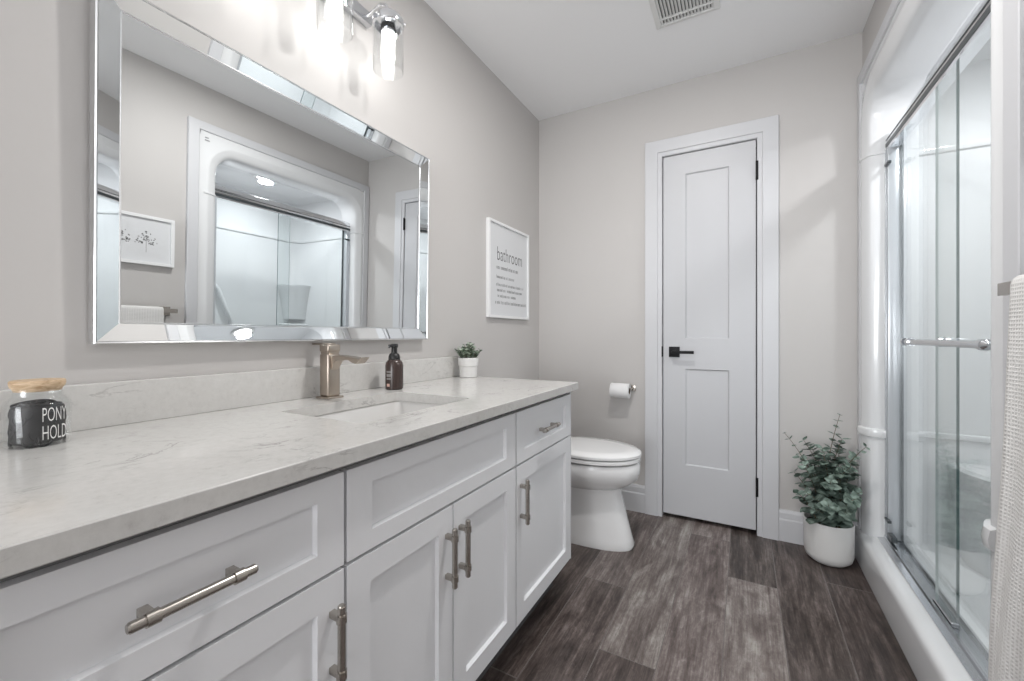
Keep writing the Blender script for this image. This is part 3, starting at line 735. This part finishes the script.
# framed botanical print on the right wall (seen in the mirror)
PY0, PY1, PZ0, PZ1 = 0.64, 1.118, 1.355, 1.615
pc = thing('framed_picture', 'white framed botanical sprig print on the right wall', 'picture', (RW, 0.88, PZ0))
def pr2(o, x): return [(x, PY0+o, PZ0+o), (x, PY1-o, PZ0+o), (x, PY1-o, PZ1-o), (x, PY0+o, PZ1-o)]
bm = BM(); loft(bm, [pr2(0, RW-0.001), pr2(0, RW-0.024), pr2(0.016, RW-0.024), pr2(0.016, RW-0.014)], True, True); obj('frame', bm, M['frame'], pc)
bm = BM(); box(bm, RW-0.015, RW-0.003, PY0+0.015, PY1-0.015, PZ0+0.015, PZ1-0.015); obj('print', bm, M['print'], pc)
rnd = random.Random(2)
for cy in (0.995, 0.885, 0.775):
    xx = RW-0.0155; bm = BM()
    box(bm, xx, xx+0.0003, cy-0.0008, cy+0.0008, 1.420, 1.505)
    for k in range(46):
        a = rnd.uniform(-0.2, PI+0.2); r = rnd.uniform(0.010, 0.046); y = cy+r*math.cos(a)*1.05; z = 1.475+r*math.sin(a)*1.3-0.006
        w = rnd.uniform(0.003, 0.0055); b = rnd.uniform(0, PI)
        bm.faces.new([bm.verts.new((xx, y+w*math.cos(tt)*math.cos(b)-0.6*w*math.sin(tt)*math.sin(b), z+w*math.cos(tt)*math.sin(b)+0.6*w*math.sin(tt)*math.cos(b))) for tt in [q*PI/4 for q in range(8)]])
    obj('sprig_drawing', bm, M['inklight'], pc)

# ------------------------------------------------ vanity light: bar with three clear glass shades
vl = thing('vanity_light', 'chrome vanity light with clear cylinder glass shades above the mirror', 'light', (0.0, 0.818, 2.11))
bm = BM(); box(bm, 0.001, 0.030, 0.585, 1.052, 2.120, 2.165, 0.004); box(bm, 0.001, 0.020, 0.75, 0.89, 2.09, 2.20, 0.004); obj('bar', bm, M['chromedull'], vl, True)
for y in (0.608, 0.818, 1.028):
    bm = BM(); tube(bm, [(0.028, y, 2.140), (0.065, y, 2.150), (0.095, y, 2.158), (0.120, y, 2.145), (0.130, y, 2.105)], 0.006, 12); obj('arm', bm, M['chrome'], vl, True)
    bm = BM(); lathe(bm, [(0.001, 0.052), (0.024, 0.052), (0.040, 0.048), (0.044, 0.044), (0.045, 0.036), (0.051, 0.034), (0.052, 0.018), (0.050, 0.012), (0.044, 0.012), (0.040, 0.030), (0.024, 0.032), (0.024, -0.012), (0.018, -0.012), (0.001, -0.010)], (0.130, y, 2.055), 36)
    for a in (0.6, 2.7, 4.8): tube(bm, [(0.13+0.048*math.cos(a), y+0.048*math.sin(a), 2.080), (0.13+0.058*math.cos(a), y+0.058*math.sin(a), 2.080)], 0.004, 8)
    obj('socket_cup', bm, M['chrome'], vl, True)
    bm = BM(); lathe(bm, [(0.0495, 0.015), (0.0495, -0.136), (0.0485, -0.139), (0.0465, -0.139), (0.0460, -0.136), (0.0460, 0.015)], (0.130, y, 2.055), 40); obj('glass_shade', bm, M['clear'], vl, True)
    bm = BM(); lathe(bm, [(0.016, -0.010), (0.021, -0.022), (0.021, -0.096), (0.015, -0.110), (0.001, -0.115)], (0.130, y, 2.055), 24); obj('bulb', bm, M['bulb'], vl, True)

# ------------------------------------------------ ceiling vent
vt_ = thing('ceiling_vent', 'white louvered ceiling vent', 'vent', (0.96, 1.85, H))
VX0, VX1, VY0, VY1 = 0.828, 1.092, 1.70, 2.008
bm = BM()
def vr(o, z): return [(VX0+o, VY0+o, z), (VX1-o, VY0+o, z), (VX1-o, VY1-o, z), (VX0+o, VY1-o, z)]
loft(bm, [vr(0, H), vr(0.002, H-0.005), vr(0.020, H-0.010), vr(0.024, H-0.010), vr(0.026, H-0.002)], True); obj('grille_frame', bm, M['whiteplastic'], vt_)
bm = BM(); box(bm, VX0+0.024, VX1-0.024, VY0+0.024, VY1-0.024, H-0.0018, H-0.0008); obj('backing', bm, M['ventdark'], vt_)
for k in range(16):
    x = VX0+0.030+k*(VX1-VX0-0.060)/15
    bm = BM(); loft(bm, [[(x-0.0055, y, H-0.002), (x+0.0025, y, H-0.009), (x+0.0050, y, H-0.009), (x-0.0030, y, H-0.002)] for y in (VY0+0.024, VY1-0.024)], True, True, True); obj('louver', bm, M['whiteplastic'], vt_)
bm = BM(); box(bm, VX0+0.024, VX1-0.024, 1.945, 1.951, H-0.0105, H-0.002); obj('crossbar', bm, M['whiteplastic'], vt_)

# ------------------------------------------------ toilet
TY = 2.05
wc = thing('toilet', 'white elongated toilet with closed lid between vanity and back wall', 'toilet', (0.40, TY, 0))
def egg(xb, xf, w, z, n=40, p=2.0, mid=0.50):
    cx = xb+(xf-xb)*mid; pts = []
    for k in range(n):
        a = 2*PI*k/n; c_, s_ = math.cos(a), math.sin(a)
        L = (xf-cx) if c_ > 0 else (cx-xb); e_ = 2/p
        pts.append((cx+L*(abs(c_)**e_)*(1 if c_ > 0 else -1), TY+w*(abs(s_)**e_)*(1 if s_ > 0 else -1), z))
    return pts
bm = BM()
loft(bm, [egg(0.13, 0.712, 0.106, 0.0, p=2.6), egg(0.13, 0.716, 0.108, 0.012, p=2.6), egg(0.13, 0.706, 0.106, 0.04, p=2.6), egg(0.14, 0.680, 0.104, 0.14, p=2.5), egg(0.14, 0.652, 0.102, 0.25, p=2.4),
          egg(0.14, 0.648, 0.110, 0.278, p=2.3), egg(0.15, 0.692, 0.142, 0.300, p=2.2), egg(0.15, 0.730, 0.166, 0.330, p=2.1), egg(0.16, 0.742, 0.176, 0.365, p=2.1), egg(0.16, 0.742, 0.178, 0.400, p=2.1), egg(0.16, 0.734, 0.174, 0.412, p=2.1), egg(0.2, 0.70, 0.14, 0.414, p=2.1)], True, True, True)
obj('bowl', bm, M['porcelain'], wc, True)
bm = BM(); loft(bm, [egg(0.24, 0.738, 0.176, 0.420), egg(0.235, 0.745, 0.182, 0.424), egg(0.235, 0.745, 0.182, 0.436), egg(0.24, 0.740, 0.178, 0.440)], True, True, True); obj('seat', bm, M['porcelain'], wc, True)
bm = BM(); loft(bm, [egg(0.24, 0.738, 0.176, 0.4435), egg(0.232, 0.748, 0.184, 0.447), egg(0.232, 0.748, 0.184, 0.458), egg(0.24, 0.738, 0.176, 0.465), egg(0.29, 0.68, 0.125, 0.469), egg(0.38, 0.57, 0.05, 0.470)], True, True, True); obj('lid', bm, M['porcelain'], wc, True)
bm = BM(); box(bm, 0.02, 0.20, TY-0.205, TY+0.205, 0.36, 0.70, 0.02, 3); box(bm, 0.16, 0.26, TY-0.10, TY+0.10, 0.30, 0.44, 0.01); obj('tank', bm, M['porcelain'], wc, True)
bm = BM(); box(bm, 0.014, 0.208, TY-0.212, TY+0.212, 0.70, 0.735, 0.008, 3); obj('tank_lid', bm, M['porcelain'], wc, True)
bm = BM(); tube(bm, [(0.20, TY-0.15, 0.64), (0.225, TY-0.15, 0.64), (0.225, TY-0.08, 0.635)], 0.006, 10); obj('flush_lever', bm, M['chrome'], wc, True)

# toilet paper holder and roll
hd = thing('paper_holder', 'small satin toilet paper holder arm on the back wall', 'holder', (0.60, D, 0.717))
bm = BM(); box(bm, 0.592, 0.628, D-0.008, D-0.0005, 0.700, 0.736, 0.002); tube(bm, [(0.613, D-0.006, 0.718), (0.613, D-0.066, 0.718)], 0.005, 12); tube(bm, [(0.617, D-0.066, 0.718), (0.497, D-0.066, 0.718)], 0.0065, 12)
obj('arm', bm, M['nickel'], hd, True)
tr = thing('toilet_paper_roll', 'white toilet paper roll on the holder left of the door', 'toilet paper', (0.55, D-0.066, 0.712))
RZ, RYc = 0.706, D-0.066
def xring(x, r, n=32): return [(x, RYc+r*math.cos(2*PI*k/n), RZ+r*math.sin(2*PI*k/n)) for k in range(n)]
bm = BM(); loft(bm, [xring(0.500, 0.0195), xring(0.500, 0.041), xring(0.502, 0.0425), xring(0.604, 0.0425), xring(0.606, 0.041), xring(0.606, 0.0195)], True)
obj('paper', bm, M['paper'], tr, True)
bm = BM(); loft(bm, [xring(0.5005, 0.0195), xring(0.6055, 0.0195), xring(0.6055, 0.0180), xring(0.5005, 0.0180)], True); obj('core', bm, M['core'], tr, True)

# ------------------------------------------------ eucalyptus in white pot on the floor
gx, gy = 1.518, 2.368
pl = thing('potted_plant', 'grey-green eucalyptus plant in a white round pot on the floor by the shower', 'plant', (gx, gy, 0))
bm = BM(); lathe(bm, [(0.001, 0.004), (0.055, 0.0), (0.068, 0.003), (0.087, 0.020), (0.0925, 0.042), (0.094, 0.185), (0.092, 0.187), (0.0895, 0.185), (0.0885, 0.160), (0.001, 0.160)], (gx, gy, 0), 56); obj('pot', bm, M['pot'], pl, True)
bm = BM(); lathe(bm, [(0.001, 0.168), (0.086, 0.163)], (gx, gy, 0), 24); obj('soil', bm, M['soil'], pl)
rnd = random.Random(21)
YMAX, XMAX = D-0.006, 1.638
def branch(tips, r0, seed, size=0.033, gap=0.022, start=0.15):
    """one stem with paired round leaves"""
    rd = random.Random(seed); p0 = Vector((gx+rd.uniform(-.045, .045), gy+rd.uniform(-.045, .045), 0.16)); p2 = Vector(tips)
    p1_ = Vector((p0.x+(p2.x-p0.x)*0.3, p0.y+(p2.y-p0.y)*0.3, p0.z+(p2.z-p0.z)*0.62))
    pts = [p0*(1-t)**2 + p1_*2*t*(1-t) + p2*t*t for t in [i/14 for i in range(15)]]
    bs = BM(); tube(bs, pts, [0.0026-0.0017*i/14 for i in range(15)], 6); Ltot = sum((b-a).length for a, b in zip(pts, pts[1:]))
    bl = BM(); s = Ltot*start; acc = 0; flip = rd.uniform(0, PI)
    nl = int((Ltot-s)/gap)
    for k in range(nl+1):
        t = min(0.995, start+(1-start)*k/max(1, nl)); i = min(13, int(t*14)); f_ = t*14-i; q = pts[i].lerp(pts[i+1], f_); d = (pts[i+1]-pts[i]).normalized()
        u, v = frame_of(d); flip += PI/2+rd.uniform(-.35, .35)
        sz = size*(1.05-0.55*t**2)*rd.uniform(0.8, 1.15)
        for sgn in (-1, 1):
            dd = (u*math.cos(flip)+v*math.sin(flip))*sgn + d*rd.uniform(0.1, 0.6)
            dd.z -= rd.uniform(-0.1, 0.25)
            dn = dd.normalized(); e_ = q+dn*sz
            if e_.y > YMAX or e_.x > XMAX: continue
            if e_.z < 0.15: continue
            leaf(bl, q+dn*0.002, dd, (d+Vector((0, 0, 0.4))).normalized(), sz, sz*0.92, 0.18)
    return bs, bl
tips = [(gx+0.045, gy+0.02, 0.665), (gx-0.170, gy-0.01, 0.565), (gx+0.110, gy-0.12, 0.560), (gx+0.08, gy-0.06, 0.50), (gx-0.11, gy-0.02, 0.46), (gx-0.09, gy+0.03, 0.53), (gx-0.03, gy-0.05, 0.52), (gx+0.05, gy+0.0, 0.56), (gx+0.06, gy-0.1, 0.46), (gx-0.1, gy-0.08, 0.44),
        (gx-0.06, gy+0.07, 0.50), (gx+0.05, gy+0.07, 0.52), (gx-0.01, gy-0.13, 0.40), (gx+0.10, gy-0.02, 0.44), (gx-0.13, gy+0.01, 0.38), (gx-0.10, gy-0.11, 0.33), (gx+0.07, gy-0.14, 0.34), (gx+0.0, gy+0.05, 0.45), (gx-0.02, gy-0.02, 0.47), (gx+0.03, gy-0.07, 0.42), (gx-0.06, gy-0.04, 0.40), (gx+0.105, gy-0.09, 0.36), (gx-0.02, gy-0.145, 0.30), (gx-0.12, gy-0.05, 0.30), (gx+0.04, gy-0.12, 0.27), (gx-0.07, gy-0.1, 0.26)]
for i, tp_ in enumerate(tips):
    sparse = i in (0, 1, 2)
    bs, bl = branch(tp_, 0, 100+i, 0.034 if sparse else 0.057, 0.036 if sparse else 0.026, 0.2)
    s_ = obj('branch', bs, M['stem'], pl, True); obj('leaves', bl, M['leaf'], s_, True)

# ------------------------------------------------ towel bar and waffle towel on the right wall
BX = 1.597
tb_ = thing('towel_bar', 'square satin nickel towel bar on the right wall beside the shower', 'towel bar', (RW, 0.8, 1.113))
bm = BM(); box(bm, BX-0.006, BX+0.006, 0.50, 1.118, 1.1015, 1.1245, 0.001); obj('rail', bm, M['nickel'], tb_)
for y in (0.530, 1.085):
    bm = BM(); box(bm, BX, RW-0.006, y-0.010, y+0.010, 1.103, 1.123, 0.002); box(bm, RW-0.008, RW, y-0.024, y+0.024, 1.089, 1.137, 0.002); obj('wall_post', bm, M['nickel'], tb_)
tw = thing('towel', 'white waffle weave towel hanging over the towel bar', 'towel', (BX, 0.82, 1.13))
bm = BM(); uvl = bm.loops.layers.uv.new('UVMap')
NY, prof = 60, []
for k in range(30): z = 0.36+(1.115-0.36)*k/29; prof.append(('f', z))
for k in range(1, 8): a = PI*k/8; prof.append(('t', a))
for k in range(24): z = 1.115-(1.115-0.50)*k/23; prof.append(('b', z))
rows = []; ac = 0; prev = None
for typ, q in prof:
    row = []
    for j in range(NY+1):
        v = j/NY; y = 0.62+v*(1.050-0.62)
        if typ == 'f':
            dn = (1.115-q)/0.755; x = BX-0.0125-0.012*dn**1.3-0.010*dn*(0.5+0.5*math.sin(v*19+0.6))-0.006*math.sin(v*41+q*5)*dn; z = q; y += (0.016*dn + 0.018*dn**3)*(1 if v > 0.5 else -1)*abs(v-0.5)*2 - 0.012*math.sin(q*9)*dn*v
        elif typ == 't': x = BX-0.0125*math.cos(q); z = 1.115+0.0145*math.sin(q)
        else:
            dn = (1.115-q)/0.615; x = BX+0.0125+0.014*dn+0.006*dn*math.sin(v*17); z = q
        row.append((x, y, z))
    if prev is not None: ac += (Vector(row[30])-Vector(prev)).length
    prev = row[30]; rows.append((ac, [bm.verts.new(p) for p in row]))
for (a0, ra), (a1, rb) in zip(rows, rows[1:]):
    for j in range(NY):
        f_ = bm.faces.new((ra[j], ra[j+1], rb[j+1], rb[j])); ws = 0.438
        for lp, q in zip(f_.loops, ((j/NY*ws, a0), ((j+1)/NY*ws, a0), ((j+1)/NY*ws, a1), (j/NY*ws, a1))): lp[uvl].uv = q
o = obj('cloth', bm, M['towel'], tw, True)
md = o.modifiers.new('thick', 'SOLIDIFY'); md.thickness = 0.006; md.offset = 0.0
